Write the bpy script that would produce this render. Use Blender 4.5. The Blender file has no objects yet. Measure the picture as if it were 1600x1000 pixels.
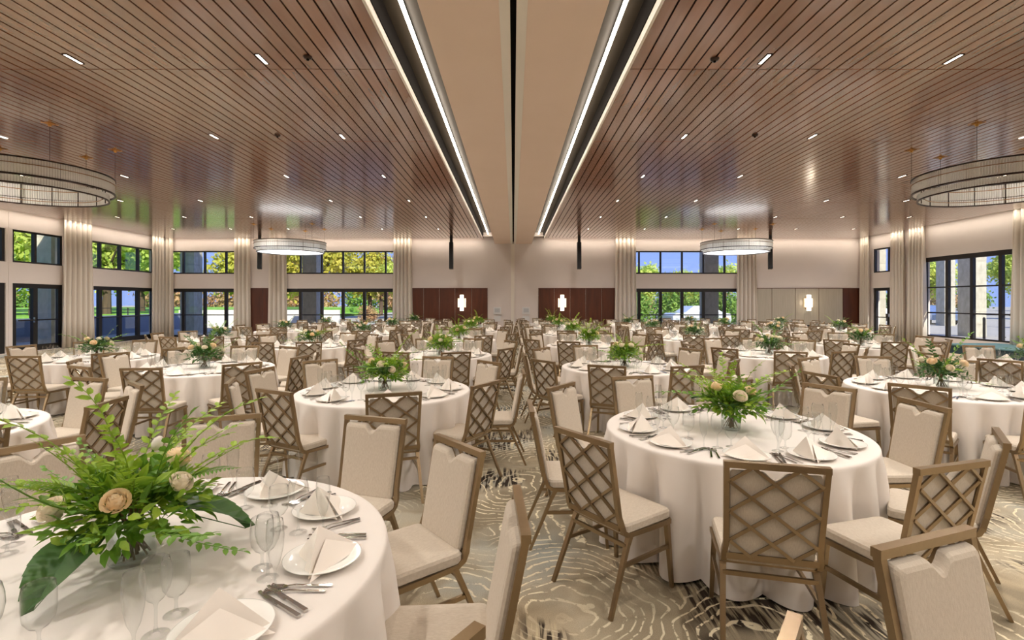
import bpy, math, random
from mathutils import Vector, Matrix
PI = math.pi
sin, cos = math.sin, math.cos
sc = bpy.context.scene
COL = sc.collection
H = 4.6            # ceiling height
XL, XR, YF, YB = -16.35, 16.3, 24.0, -8.0
HEAD = 2.30        # door head / wainscot top
T0, T1 = 2.985, 4.065   # transom window
TZ = 0.75          # table height

# ------------------------------------------------------------------ camera
cam_d = bpy.data.cameras.new('camera')
cam_d.sensor_width = 36.0
cam_d.lens = 18.0
cam_d.shift_x = -2.0 / 1600
cam_d.shift_y = -29.5 / 1600
cam_d.clip_start = 0.05
cam_d.clip_end = 600
cam = bpy.data.objects.new('camera', cam_d)
cam.location = (0, 0, 1.71)
cam.rotation_euler = (PI / 2, 0, 0)
COL.objects.link(cam)
sc.camera = cam

# ------------------------------------------------------------------ sky, sun, exposure
world = bpy.data.worlds.new('world')
sc.world = world
world.use_nodes = True
wn = world.node_tree
wn.nodes.clear()
tcw = wn.nodes.new('ShaderNodeTexCoord')
sep = wn.nodes.new('ShaderNodeSeparateXYZ')
sky = wn.nodes.new('ShaderNodeValToRGB')        # clear blue sky, paler toward the horizon
sky.color_ramp.elements[0].position = 0.0; sky.color_ramp.elements[0].color = (0.22, 0.30, 0.60, 1)
sky.color_ramp.elements[1].position = 0.75; sky.color_ramp.elements[1].color = (0.12, 0.22, 0.62, 1)
e_ = sky.color_ramp.elements.new(0.18); e_.color = (0.19, 0.29, 0.66, 1)
bg = wn.nodes.new('ShaderNodeBackground')
bg.inputs['Strength'].default_value = 1.25
wn.links.new(tcw.outputs['Generated'], sep.inputs[0])
wn.links.new(sep.outputs['Z'], sky.inputs[0])
wo = wn.nodes.new('ShaderNodeOutputWorld')
wn.links.new(sky.outputs[0], bg.inputs[0])
wn.links.new(bg.outputs[0], wo.inputs[0])

sun_d = bpy.data.lights.new('sun', 'SUN')
sun_d.energy = 5.6
sun_d.angle = math.radians(0.6)
sun_d.color = (1.0, 0.93, 0.82)
sun = bpy.data.objects.new('sun', sun_d)
sun.rotation_euler = (math.radians(52), 0, math.radians(30))   # from behind the camera
COL.objects.link(sun)

WARM = (1.0, 0.87, 0.72)
DOWNLIGHT_W = 33.0
WASH_W = 15.0
LED_E = 14.0
vs = sc.view_settings
sc.display_settings.display_device = 'sRGB'
vs.view_transform = 'Standard'
vs.look = 'None'
vs.gamma = 1.0
vs.use_curve_mapping = False
vs.exposure = 0.55
sc.cycles.max_bounces = 8
sc.cycles.diffuse_bounces = 5
sc.cycles.glossy_bounces = 4
sc.cycles.transmission_bounces = 6
sc.cycles.transparent_max_bounces = 40
sc.cycles.sample_clamp_indirect = 4.0
sc.cycles.caustics_reflective = False
sc.cycles.caustics_refractive = False
sc.cycles.use_denoising = True
sc.cycles.denoising_prefilter = 'ACCURATE'

# ------------------------------------------------------------------ helpers
def lin(r, g, b):
    f = lambda c: (c / 12.92 if c <= 0.04045 else ((c + 0.055) / 1.055) ** 2.4)
    return (f(r / 255), f(g / 255), f(b / 255), 1)

class MB:
    def __init__(s):
        s.v = []; s.f = []
    def add(s, vs, fs):
        n = len(s.v)
        s.v.extend([tuple(p) for p in vs])
        s.f.extend([tuple(i + n for i in f) for f in fs])
        return s
    def box(s, x0, x1, y0, y1, z0, z1):
        return s.add([(x0,y0,z0),(x1,y0,z0),(x1,y1,z0),(x0,y1,z0),(x0,y0,z1),(x1,y0,z1),(x1,y1,z1),(x0,y1,z1)],
              [(0,3,2,1),(4,5,6,7),(0,1,5,4),(1,2,6,5),(2,3,7,6),(3,0,4,7)])
    def sweep(s, pts, w, h, up=(0,0,1), taper=None, cap=True):
        """rectangular bar along a polyline; w across, h along the up side"""
        pts = [Vector(p) for p in pts]
        up = Vector(up)
        n0 = len(s.v); N = len(pts)
        for i, p in enumerate(pts):
            d = (pts[min(i+1, N-1)] - pts[max(i-1, 0)]).normalized()
            side = d.cross(up)
            if side.length < 1e-4: side = d.cross(Vector((0,1,0)))
            side.normalize()
            u = side.cross(d).normalized()
            k = 1 if taper is None else 1 + (taper - 1) * i / (N - 1)
            for a, b in ((-1,-1),(1,-1),(1,1),(-1,1)):
                s.v.append(tuple(p + side * (a * w * k / 2) + u * (b * h * k / 2)))
        for i in range(N - 1):
            for j in range(4):
                a = n0 + i*4 + j; b = n0 + i*4 + (j+1) % 4
                s.f.append((a, b, b+4, a+4))
        if cap:
            s.f.append((n0+3, n0+2, n0+1, n0))
            e = n0 + (N-1)*4
            s.f.append((e, e+1, e+2, e+3))
        return s
    def tube(s, pts, r, n=6, taper=None):
        pts = [Vector(p) for p in pts]
        n0 = len(s.v); N = len(pts)
        for i, p in enumerate(pts):
            d = (pts[min(i+1, N-1)] - pts[max(i-1, 0)]).normalized()
            side = d.cross(Vector((0,0,1)))
            if side.length < 1e-3: side = d.cross(Vector((0,1,0)))
            side.normalize(); u = side.cross(d)
            rr = r if taper is None else r * (1 + (taper-1) * i / (N-1))
            for j in range(n):
                a = 2*PI*j/n
                s.v.append(tuple(p + side*(cos(a)*rr) + u*(sin(a)*rr)))
        for i in range(N-1):
            for j in range(n):
                a = n0+i*n+j; b = n0+i*n+(j+1)%n
                s.f.append((a, b, b+n, a+n))
        s.f.append(tuple(n0+j for j in reversed(range(n))))
        s.f.append(tuple(n0+(N-1)*n+j for j in range(n)))
        return s
    def lathe(s, prof, n=20, c=(0,0,0), close=False):
        n0 = len(s.v); N = len(prof)
        for r, z in prof:
            for j in range(n):
                a = 2*PI*j/n
                s.v.append((c[0]+r*cos(a), c[1]+r*sin(a), c[2]+z))
        for i in range(N-1):
            for j in range(n):
                a = n0+i*n+j; b = n0+i*n+(j+1)%n
                s.f.append((a, b, b+n, a+n))
        if close:
            s.f.append(tuple(n0+j for j in reversed(range(n))))
            s.f.append(tuple(n0+(N-1)*n+j for j in range(n)))
        return s
    def leaf(s, base, d, up, L, W, droop=0.15):
        """pointed oval leaf folded along its midrib"""
        d = Vector(d).normalized(); up = Vector(up)
        side = d.cross(up)
        if side.length < 1e-3: side = d.cross(Vector((1,0,0)))
        side.normalize(); nrm = side.cross(d).normalized()
        b = Vector(base)
        def P(t, w, lift): return tuple(b + d*(t*L) + side*(w*W) + nrm*(lift*L - droop*t*t*L))
        n = len(s.v)
        s.v += [P(0,0,0), P(.3,-.42,.05), P(.3,0,0), P(.3,.42,.05), P(.65,-.4,.05), P(.65,0,0), P(.65,.4,.05), P(1,0,0)]
        s.f += [(n,n+2,n+1),(n,n+3,n+2),(n+1,n+2,n+5,n+4),(n+2,n+3,n+6,n+5),(n+4,n+5,n+7),(n+5,n+6,n+7)]
        return s
    def mesh(s, name, mat, smooth=False):
        me = bpy.data.meshes.new(name)
        me.from_pydata(s.v, [], s.f)
        if mat: me.materials.append(mat)
        if smooth:
            me.polygons.foreach_set('use_smooth', [True]*len(me.polygons))
        me.update()
        return me
    def build(s, name, mat, parent=None, smooth=False, **kw):
        return put(name, s.mesh(name, mat, smooth), parent, **kw)

def put(name, me, parent=None, loc=None, rot=None, scale=None, kind=None, label=None, cat=None, group=None):
    o = bpy.data.objects.new(name, me)
    if loc is not None: o.location = loc
    if rot is not None: o.rotation_euler = rot
    if scale is not None: o.scale = scale if hasattr(scale, '__len__') else (scale,)*3
    if parent is not None: o.parent = parent
    if kind: o['kind'] = kind
    if label: o['label'] = label
    if cat: o['category'] = cat
    if group: o['group'] = group
    COL.objects.link(o)
    return o
def thing(name, label, cat, loc=(0,0,0), rz=0, group=None, scale=None):
    o = put(name, None, None, loc, (0,0,rz), scale, None, label, cat, group)
    o.empty_display_size = 0.1
    return o
def struct(name, mb, mat, parent=None, smooth=False):
    return mb.build(name, mat, parent, smooth, kind='structure')
def box(x0,x1,y0,y1,z0,z1): return MB().box(x0,x1,y0,y1,z0,z1)
def dup(root, loc, rz, label, group=None, scale=None):
    r = root.copy(); r.location = loc; r.rotation_euler = (0,0,rz); r['label'] = label
    if group: r['group'] = group
    if scale: r.scale = (scale,)*3
    COL.objects.link(r)
    for ch in KIDS[root.name]:
        c = ch.copy(); c.parent = r; COL.objects.link(c)
    return r
KIDS = {}

# ------------------------------------------------------------------ materials
def mat(name, col, rough=0.6, metal=0.0, spec=0.5, noise=None, bump=None, coat=0.0, trans=0.0, vary=0.0, sheen=0.0):
    """noise=(scale xyz, amount, second colour); bump=(scale, strength)"""
    m = bpy.data.materials.new(name); m.use_nodes = True
    nt = m.node_tree; b = nt.nodes['Principled BSDF']
    b.inputs['Base Color'].default_value = col
    b.inputs['Roughness'].default_value = rough
    b.inputs['Metallic'].default_value = metal
    b.inputs['Specular IOR Level'].default_value = spec
    if coat:
        b.inputs['Coat Weight'].default_value = coat
        b.inputs['Coat Roughness'].default_value = 0.12
    if sheen:
        b.inputs['Sheen Weight'].default_value = sheen
    if trans:
        pass
    src = None
    tc = nt.nodes.new('ShaderNodeTexCoord')
    if noise:
        mp = nt.nodes.new('ShaderNodeMapping'); mp.inputs['Scale'].default_value = noise[0]
        nz = nt.nodes.new('ShaderNodeTexNoise'); nz.inputs['Scale'].default_value = 1.0; nz.inputs['Detail'].default_value = 4
        rp = nt.nodes.new('ShaderNodeMapRange')
        rp.inputs[1].default_value = 0.3; rp.inputs[2].default_value = 0.7
        rp.inputs[3].default_value = 0; rp.inputs[4].default_value = noise[1]
        mx = nt.nodes.new('ShaderNodeMixRGB')
        nt.links.new(tc.outputs['Object'], mp.inputs[0])
        if vary:
            oi = nt.nodes.new('ShaderNodeObjectInfo')
            va = nt.nodes.new('ShaderNodeVectorMath'); va.operation = 'ADD'
            ml = nt.nodes.new('ShaderNodeMath'); ml.operation = 'MULTIPLY'; ml.inputs[1].default_value = 60
            nt.links.new(oi.outputs['Random'], ml.inputs[0])
            nt.links.new(mp.outputs[0], va.inputs[0]); nt.links.new(ml.outputs[0], va.inputs[1])
            nt.links.new(va.outputs[0], nz.inputs['Vector'])
        else:
            nt.links.new(mp.outputs[0], nz.inputs['Vector'])
        nt.links.new(nz.outputs[0], rp.inputs[0]); nt.links.new(rp.outputs[0], mx.inputs[0])
        mx.inputs[1].default_value = col; mx.inputs[2].default_value = noise[2]
        src = mx.outputs[0]
    if vary:
        oi = nt.nodes.new('ShaderNodeObjectInfo')
        hs = nt.nodes.new('ShaderNodeHueSaturation')
        mr = nt.nodes.new('ShaderNodeMapRange'); mr.inputs[3].default_value = 1 - vary; mr.inputs[4].default_value = 1 + vary
        nt.links.new(oi.outputs['Random'], mr.inputs[0]); nt.links.new(mr.outputs[0], hs.inputs['Value'])
        if src: nt.links.new(src, hs.inputs['Color'])
        else: hs.inputs['Color'].default_value = col
        src = hs.outputs[0]
    if src: nt.links.new(src, b.inputs['Base Color'])
    if bump:
        nz = nt.nodes.new('ShaderNodeTexNoise'); nz.inputs['Scale'].default_value = bump[0]
        bp = nt.nodes.new('ShaderNodeBump'); bp.inputs['Strength'].default_value = bump[1]; bp.inputs['Distance'].default_value = 0.01
        nt.links.new(tc.outputs['Object'], nz.inputs['Vector'])
        nt.links.new(nz.outputs[0], bp.inputs['Height']); nt.links.new(bp.outputs[0], b.inputs['Normal'])
    if trans:
        out = nt.nodes['Material Output']
        tr = nt.nodes.new('ShaderNodeBsdfTranslucent')
        ms = nt.nodes.new('ShaderNodeMixShader'); ms.inputs[0].default_value = trans
        if src: nt.links.new(src, tr.inputs[0])
        else: tr.inputs[0].default_value = col
        nt.links.new(b.outputs[0], ms.inputs[1]); nt.links.new(tr.outputs[0], ms.inputs[2])
        nt.links.new(ms.outputs[0], out.inputs[0])
    return m

def glass_mat(name, tint=(0.97,0.985,0.98,1), rough=0.02, gain=1.0, base=0.0):
    m = bpy.data.materials.new(name); m.use_nodes = True
    nt = m.node_tree; nt.nodes.clear()
    out = nt.nodes.new('ShaderNodeOutputMaterial')
    tr = nt.nodes.new('ShaderNodeBsdfTransparent'); tr.inputs[0].default_value = tint
    gl = nt.nodes.new('ShaderNodeBsdfGlossy'); gl.inputs['Roughness'].default_value = rough
    lw = nt.nodes.new('ShaderNodeLayerWeight'); lw.inputs[0].default_value = 0.5
    fr = nt.nodes.new('ShaderNodeMath'); fr.operation = 'POWER'; fr.inputs[1].default_value = 3.1
    nt.links.new(lw.outputs['Facing'], fr.inputs[0])
    ml = nt.nodes.new('ShaderNodeMath'); ml.operation = 'MULTIPLY_ADD'; ml.use_clamp = True
    ml.inputs[1].default_value = gain; ml.inputs[2].default_value = base
    mx = nt.nodes.new('ShaderNodeMixShader')
    nt.links.new(fr.outputs[0], ml.inputs[0]); nt.links.new(ml.outputs[0], mx.inputs[0])
    nt.links.new(tr.outputs[0], mx.inputs[1]); nt.links.new(gl.outputs[0], mx.inputs[2])
    nt.links.new(mx.outputs[0], out.inputs[0])
    return m

def emit_mat(name, col, e):
    m = bpy.data.materials.new(name); m.use_nodes = True
    nt = m.node_tree; b = nt.nodes['Principled BSDF']
    b.inputs['Base Color'].default_value = (0.8,0.8,0.8,1)
    b.inputs['Emission Color'].default_value = (*col, 1)
    b.inputs['Emission Strength'].default_value = e
    return m

def carpet_mat():
    m = bpy.data.materials.new('carpet'); m.use_nodes = True
    nt = m.node_tree; N = nt.nodes; L = nt.links; b = N['Principled BSDF']
    b.inputs['Roughness'].default_value = 0.95
    b.inputs['Specular IOR Level'].default_value = 0.15
    tc = N.new('ShaderNodeTexCoord')
    def noise(scale, detail=3, vec=None, dist=0.0):
        n = N.new('ShaderNodeTexNoise'); n.inputs['Scale'].default_value = scale; n.inputs['Detail'].default_value = detail
        n.inputs['Distortion'].default_value = dist
        L.new(vec or tc.outputs['Object'], n.inputs['Vector']); return n
    def math_(op, a, bb=None, c=None):
        n = N.new('ShaderNodeMath'); n.operation = op
        for i, x in enumerate((a, bb, c)):
            if x is None: continue
            if isinstance(x, (int, float)): n.inputs[i].default_value = x
            else: L.new(x, n.inputs[i])
        return n.outputs[0]
    def rng(x, a, c, lo=0., hi=1.):
        n = N.new('ShaderNodeMapRange'); L.new(x, n.inputs[0])
        n.inputs[1].default_value = a; n.inputs[2].default_value = c; n.inputs[3].default_value = lo; n.inputs[4].default_value = hi
        return n.outputs[0]
    def mix(f, a, c):
        n = N.new('ShaderNodeMixRGB')
        if isinstance(f, float): n.inputs[0].default_value = f
        else: L.new(f, n.inputs[0])
        for i, x in ((1, a), (2, c)):
            if isinstance(x, tuple): n.inputs[i].default_value = x
            else: L.new(x, n.inputs[i])
        return n.outputs[0]
    # warped coordinates
    wn_ = noise(1.7, 3)
    vs_ = N.new('ShaderNodeVectorMath'); vs_.operation = 'SCALE'; vs_.inputs['Scale'].default_value = 0.45
    L.new(wn_.outputs['Color'], vs_.inputs[0])
    va = N.new('ShaderNodeVectorMath'); va.operation = 'ADD'
    L.new(tc.outputs['Object'], va.inputs[0]); L.new(vs_.outputs[0], va.inputs[1])
    vo = N.new('ShaderNodeTexVoronoi'); vo.inputs['Scale'].default_value = 0.75
    L.new(va.outputs[0], vo.inputs['Vector'])
    ring = math_('PINGPONG', math_('MULTIPLY', vo.outputs['Distance'], 22.0), 0.5)
    line = rng(ring, 0.125, 0.08)
    # finer broken edges along the ring lines
    dash = rng(noise(26, 2).outputs[0], 0.40, 0.46)
    line = math_('MULTIPLY', line, dash)
    patch = rng(noise(0.8, 2).outputs[0], 0.40, 0.50)
    line = math_('MULTIPLY', line, patch)
    b1 = rng(noise(0.75, 3, va.outputs[0]).outputs[0], 0.38, 0.62)
    b2 = rng(noise(1.1, 3, va.outputs[0], 0.5).outputs[0], 0.46, 0.58)
    base = mix(b1, lin(186,168,138), lin(164,166,158))
    base = mix(b2, base, lin(146,134,112))
    # strokes along the hall
    mp = N.new('ShaderNodeMapping'); mp.inputs['Scale'].default_value = (34, 3.2, 1)
    L.new(tc.outputs['Object'], mp.inputs[0])
    st = noise(1.0, 2, mp.outputs[0]).outputs[0]
    dmask = rng(noise(0.95, 2, va.outputs[0]).outputs[0], 0.54, 0.60)
    dark = math_('MULTIPLY', rng(st, 0.47, 0.54), dmask)
    pale = math_('MULTIPLY', rng(st, 0.40, 0.34), dmask)
    c = mix(dark, base, lin(58,48,40))
    c = mix(pale, c, lin(198,184,152))
    c = mix(line, c, lin(232,220,190))
    f = rng(noise(160, 2).outputs[0], 0.3, 0.7, 0.86, 1.08)
    hs = N.new('ShaderNodeHueSaturation'); L.new(c, hs.inputs['Color']); L.new(f, hs.inputs['Value'])
    L.new(hs.outputs[0], b.inputs['Base Color'])
    bp = N.new('ShaderNodeBump'); bp.inputs['Strength'].default_value = 0.35; bp.inputs['Distance'].default_value = 0.01
    L.new(noise(220, 2).outputs[0], bp.inputs['Height']); L.new(bp.outputs[0], b.inputs['Normal'])
    return m

M = {}
M['ceil_wood'] = mat('ceiling_wood', lin(124,80,54), 0.24, noise=((7,0.6,7), 0.5, lin(150,104,74)), vary=0.10, spec=0.85, coat=0.7)
M['panel_sheen'] = mat('panel_window_sheen', lin(178,170,154), 0.3, noise=((30,30,1.2), 0.8, lin(160,152,136)), vary=0.05, spec=0.7)  # wood panels with the pale window reflection put into their base colour
M['panel_wood'] = mat('panel_wood', lin(92,47,28), 0.34, noise=((7,7,0.8), 0.8, lin(64,32,22)), vary=0.10, spec=0.6)
M['black'] = mat('black', (0.006,0.004,0.003,1), 0.9, spec=0.1)
M['cove_dark'] = mat('cove_paint', lin(50,41,29), 0.5)
M['paint'] = mat('wall_paint', lin(217,208,203), 0.8, noise=((2,2,2), 0.5, lin(212,203,198)))
M['soffit'] = mat('soffit_paint', lin(226,204,188), 0.8, noise=((1.2,1.2,1.2), 0.5, lin(220,198,180)))
M['white_trim'] = mat('white_trim', lin(225,218,208), 0.5)
M['carpet'] = carpet_mat()
M['bronze'] = mat('bronze_metal', lin(156,135,105), 0.29, metal=0.8, noise=((40,40,40), 0.3, lin(142,120,92)))
M['fabric'] = mat('chair_fabric', lin(206,195,179), 0.9, noise=((240,60,60), 0.7, lin(186,173,155)), bump=(500, 0.25), spec=0.2, sheen=0.1)
M['linen'] = mat('white_linen', lin(224,217,210), 0.85, spec=0.2, bump=(900, 0.08))
M['napkin'] = mat('napkin_linen', lin(244,236,226), 0.8, spec=0.25, bump=(700, 0.08))
M['china'] = mat('white_china', lin(238,236,230), 0.12, spec=0.6)
M['steel'] = mat('cutlery_steel', lin(200,198,194), 0.12, metal=1.0)
M['glass'] = glass_mat('drinking_glass', (0.955,0.965,0.965,1), 0.03, 1.0, 0.03)
M['pane'] = glass_mat('window_pane', (0.96,0.98,0.97,1), 0.0, 0.5, 0.03)
M['frame'] = mat('window_frame', lin(38,36,36), 0.4, metal=0.3)
M['chrome'] = mat('brushed_chrome', lin(190,188,184), 0.25, metal=1.0)
M['curtain'] = mat('curtain_cloth', lin(236,228,217), 0.9, trans=0.28, spec=0.15, bump=(300, 0.1))
M['stone'] = mat('column_stone', lin(198,192,174), 0.9, noise=((5,5,3), 0.9, lin(172,165,146)), bump=(18, 0.4))
M['parapet'] = mat('parapet_paint', lin(122,132,150), 0.8, noise=((1,1,1), 0.5, lin(108,118,136)))
M['patio'] = mat('patio_concrete', lin(168,162,152), 0.9, noise=((0.5,0.5,0.5), 0.6, lin(150,145,136)))
M['grass'] = mat('grass', lin(104,158,48), 0.95, noise=((0.5,0.5,0.5), 0.8, lin(140,186,66)), bump=(60, 0.5))
M['bark'] = mat('bark', lin(98,80,64), 0.95, noise=((6,6,1.5), 0.8, lin(70,56,44)), bump=(20, 0.5))
M['tree_a'] = mat('tree_leaves', lin(178,204,92), 0.7, trans=0.45, noise=((0.9,0.9,0.9), 0.9, lin(226,226,120)))
M['tree_b'] = mat('tree_leaves_yellow', lin(214,196,76), 0.7, trans=0.4, noise=((0.9,0.9,0.9), 0.9, lin(160,172,64)))
M['tree_c'] = mat('tree_leaves_red', lin(186,134,100), 0.7, trans=0.3, noise=((1.2,1.2,1.2), 0.9, lin(176,164,104)))
M['hedge'] = mat('hedge_leaves', lin(96,138,56), 0.8, trans=0.3, noise=((1.5,1.5,1.5), 0.9, lin(150,176,76)))
M['leaf_lime'] = mat('leaf_lime', lin(168,196,62), 0.45, trans=0.3, noise=((14,14,14), 0.9, lin(108,150,40)))
M['leaf_green'] = mat('leaf_green', lin(98,146,46), 0.4, trans=0.25, noise=((14,14,14), 0.9, lin(112,150,50)))
M['leaf_dark'] = mat('leaf_dark', lin(54,96,42), 0.4, trans=0.15, noise=((14,14,14), 0.9, lin(70,108,44)))
M['stem'] = mat('plant_stem', lin(112,86,48), 0.6)
M['rose_cream'] = mat('rose_cream', lin(255,246,228), 0.6, trans=0.1, noise=((30,30,30), 0.6, lin(255,248,232)))
M['rose_peach'] = mat('rose_peach', lin(255,240,212), 0.6, trans=0.1, noise=((30,30,30), 0.6, lin(255,230,190)))
M['tulip'] = mat('tulip_white', lin(244,238,228), 0.5, trans=0.2)
M['vase'] = glass_mat('vase_glass', (0.94,0.97,0.965,1), 0.02, 0.6, 0.03)
M['speaker'] = mat('speaker_black', lin(26,26,28), 0.5)
M['grille'] = mat('speaker_grille', lin(18,18,19), 0.7, bump=(400, 0.5))
M['brass'] = mat('brass', lin(196,150,84), 0.3, metal=0.9)
M['ring_dark'] = mat('chandelier_bronze', lin(52,38,30), 0.35, metal=0.6)
M['ring_tan'] = mat('chandelier_brass', lin(150,112,72), 0.35, metal=0.7)
M['rod'] = mat('glass_rods', lin(228,226,220), 0.2, trans=0.45, spec=0.8)
M['riser'] = mat('riser_carpet', lin(96,134,138), 0.7, noise=((60,60,60), 0.5, lin(84,120,124)))
M['riser_skirt'] = mat('riser_skirt', lin(34,58,64), 0.8)
M['baseboard'] = mat('baseboard_wood', lin(112,66,42), 0.4)
M['plate_grey'] = mat('device_grey', lin(214,214,214), 0.4)
M['screen'] = mat('device_face', lin(190,194,198), 0.2)
M['car'] = mat('car_paint', lin(120,140,176), 0.2, metal=0.3, coat=0.8)
M['car_pale'] = mat('car_paint_pale', lin(214,218,222), 0.2, metal=0.2, coat=0.8)
M['tyre'] = mat('tyre', lin(24,24,25), 0.9)
M['car_glass'] = mat('car_glass', lin(40,48,56), 0.05)
M['led'] = emit_mat('led_strip', WARM, LED_E)
M['slot'] = emit_mat('downlight_lens', (1.0,0.88,0.74), 6.0)
M['wash'] = emit_mat('wall_wash_lens', WARM, 1.5)
M['sconce'] = emit_mat('sconce_glow', (1.0,0.9,0.74), 1.5)
M['sconce_amber'] = emit_mat('sconce_side_glow', (1.0,0.66,0.28), 0.55)
M['diffuser'] = emit_mat('chandelier_glow', (0.94,0.97,1.0), 0.9)
M['diffuser_off'] = mat('chandelier_diffuser', lin(214,220,222), 0.5, trans=0.3)

# ------------------------------------------------------------------ room shell
struct('floor', box(XL-.3, XR+.3, YB-.3, YF+.3, -0.2, 0.0), M['carpet'])
roof = struct('roof', box(XL-1.8, XR+2.4, YB-2, YF+3.0, H+0.42, H+0.75), M['paint'])  # unseen; overhangs shaped to keep sun off the windows and on the columns
rng = random.Random(4)

# ceilings: a dark plenum sheet with boards hung under it
PITCH, GAP = 0.161, 0.021
BR = [3.49 + 2.89*k for k in range(-4, 9)]
def make_ceiling(sgn):
    x_in, x_out = 1.44, (15.92 if sgn > 0 else 15.97)
    a, b_ = sorted((sgn*x_in, sgn*x_out))
    cl = struct('ceiling', box(a, b_, YB, YF-.36, H+.05, H+.09), M['black'])
    lip = box(*sorted((sgn*(x_in-.03), sgn*x_in)), YB, YF-.36, H-.03, H+.07)
    lip.build('ceiling_lip', M['white_trim'], cl)
    n = int((x_out - x_in) / PITCH)
    rest = MB(); meshes = {}; single = 0
    for bi in range(len(BR)-1):
        y0, y1 = BR[bi]+.007, min(BR[bi+1]-.007, YF-.38)
        if y1 <= y0: continue
        for i in range(n):
            x0 = x_in + i*PITCH + .004; w = PITCH - GAP
            seen = 3.4 < y0 < 15.2 and x0 < y1*1.02 and y1 > 5.0
            if seen and single < 300:
                L_ = round(y1-y0, 3)
                if L_ not in meshes: meshes[L_] = box(-w/2, w/2, -L_/2, L_/2, 0, .045).mesh('ceiling_board', M['ceil_wood'])
                put('ceiling_board', meshes[L_], cl, (sgn*(x0+w/2), (y0+y1)/2, H + rng.uniform(-.0012,.0012)))
                single += 1
            else:
                rest.box(*sorted((sgn*x0, sgn*(x0+w))), y0, y1, H, H+.045)
    rest.build('ceiling_boards', M['ceil_wood'], cl, kind='stuff')
    return cl
make_ceiling(-1); make_ceiling(1)

# central soffit with its partition track
SZ = 4.395
sf = struct('soffit', box(-.86, -.13, YB, YF, SZ, H+.42), M['soffit'])
box(.13, .86, YB, YF, SZ, H+.42).build('soffit_side', M['soffit'], sf)
box(-.13, -.03, YB, YF, SZ-.006, SZ+.2).build('track_flange', M['white_trim'], sf)
box(.03, .13, YB, YF, SZ-.006, SZ+.2).build('track_flange', M['white_trim'], sf)
box(-.03, .03, YB, YF, SZ+.1, SZ+.2).build('track_slot', M['black'], sf)
for s in (-1, 1):
    a, b_ = sorted((s*.862, s*1.43))
    cv = struct('ceiling_cove', box(a, b_, YB, YF, 4.93, 4.98), M['cove_dark'])
    a, b_ = sorted((s*1.40, s*1.44))
    box(a, b_, YB, YF, H+.07, 4.93).build('cove_side', M['black'], cv)
    a, b_ = sorted((s*.862, s*.872))
    box(a, b_, YB, YF, SZ+.10, 4.93).build('cove_side', M['black'], cv)
    t = thing('linear_light', ('warm LED line in the cove on the %s side of the soffit' % ('lawn' if s < 0 else 'parking')), 'light', (s*1.18, 0, 4.845))
    box(-.011, .011, YB+.1, YF-.05, .02, .085).build('channel', M['cove_dark'], t)
    box(-.019, .019, YB+.1, YF-.06, -.005, .02).build('lens', M['led'], t)

# perimeter wall-wash slots at the ceiling edge
def area(name, loc, rot, sx, sy, power, col=WARM, spread=180):
    d = bpy.data.lights.new(name, 'AREA'); d.shape = 'RECTANGLE'; d.size = sx; d.size_y = sy
    d.energy = power; d.color = col; d.spread = math.radians(spread)
    o = bpy.data.objects.new(name, d); o.location = loc; o.rotation_euler = rot
    COL.objects.link(o); return o
struct('ceiling_edge', box(XL, XR, YF-.38, YF, H+.1, H+.15), M['paint'])
struct('ceiling_edge', box(XL, -15.96, YB, YF-.38, H+.1, H+.15), M['paint'])
struct('ceiling_edge', box(15.91, XR, YB, YF-.38, H+.1, H+.15), M['paint'])
for nm, x, y0, y1 in (('lawn side', -16.02, -2, 23.6), ('parking side', 15.97, -2, 23.6)):
    t = thing('wall_wash_light', 'hidden wall wash strip along the %s ceiling edge' % nm, 'light', (x, 0, H+.075))
    box(-.03, .03, y0, y1, 0, .02).build('lens', M['wash'], t)
    a_ = area('wash_lamp', (x, (y0+y1)/2, H+.06), (0,0,0), .06, y1-y0, WASH_W*25/4); 
for x0, x1, nm in ((-16, -1.5, 'lawn'), (1.5, 16, 'parking')):
    t = thing('wall_wash_light', 'hidden wall wash strip over the far wall on the %s side' % nm, 'light', (0, YF-.33, H+.075))
    box(x0, x1, -.03, .03, 0, .02).build('lens', M['wash'], t)
    area('wash_lamp', ((x0+x1)/2, YF-.33, H+.06), (0,0,0), x1-x0, .06, WASH_W*14/4)

# walls: built from solid pieces around their openings
def wall(name, axis, const, thick, a0, a1, openings):
    """axis 'x': wall runs along x at y=const; openings (a, b, z0, z1)"""
    root = None
    cuts = sorted({a0, a1, *[o[0] for o in openings], *[o[1] for o in openings]})
    mb = MB()
    for a, b_ in zip(cuts, cuts[1:]):
        mid = (a+b_)/2
        holes = sorted([(o[2], o[3]) for o in openings if o[0] < mid < o[1]])
        z = 0.0
        for h0, h1 in holes + [(H+.42, None)]:
            if h0 > z:
                c0, c1 = sorted((const, const+thick))
                if axis == 'x': mb.box(a, b_, c0, c1, z, h0)
                else: mb.box(c0, c1, a, b_, z, h0)
            z = h1 if h1 else z
    return struct(name, mb, M['paint'])
FAR = [(-16.2,-12.5),(-11.0,-5.0),(4.92,10.93)]
wall('wall_far', 'x', YF, .3, XL-.3, XR+.3, [o for a,b_ in FAR for o in ((a,b_,0.02,HEAD),(a,b_,T0,T1))])
LEFT = [(19.3,23.4),(16.72,18.6),(11.6,16.5)]
wall('wall_left', 'y', XL, -.3, YB, YF, [o for a,b_ in LEFT for o in ((a,b_,0.02,HEAD),(a,b_,T0,T1))])
wall('wall_right', 'y', XR, .3, YB, YF, [(21.4,23.2,0.02,HEAD),(21.4,23.2,T0,T1),(16.0,20.4,.33,3.42),(9.0,13.4,.33,3.42)])
wall('wall_back', 'x', YB, -.3, XL-.3, XR+.3, [])

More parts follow.
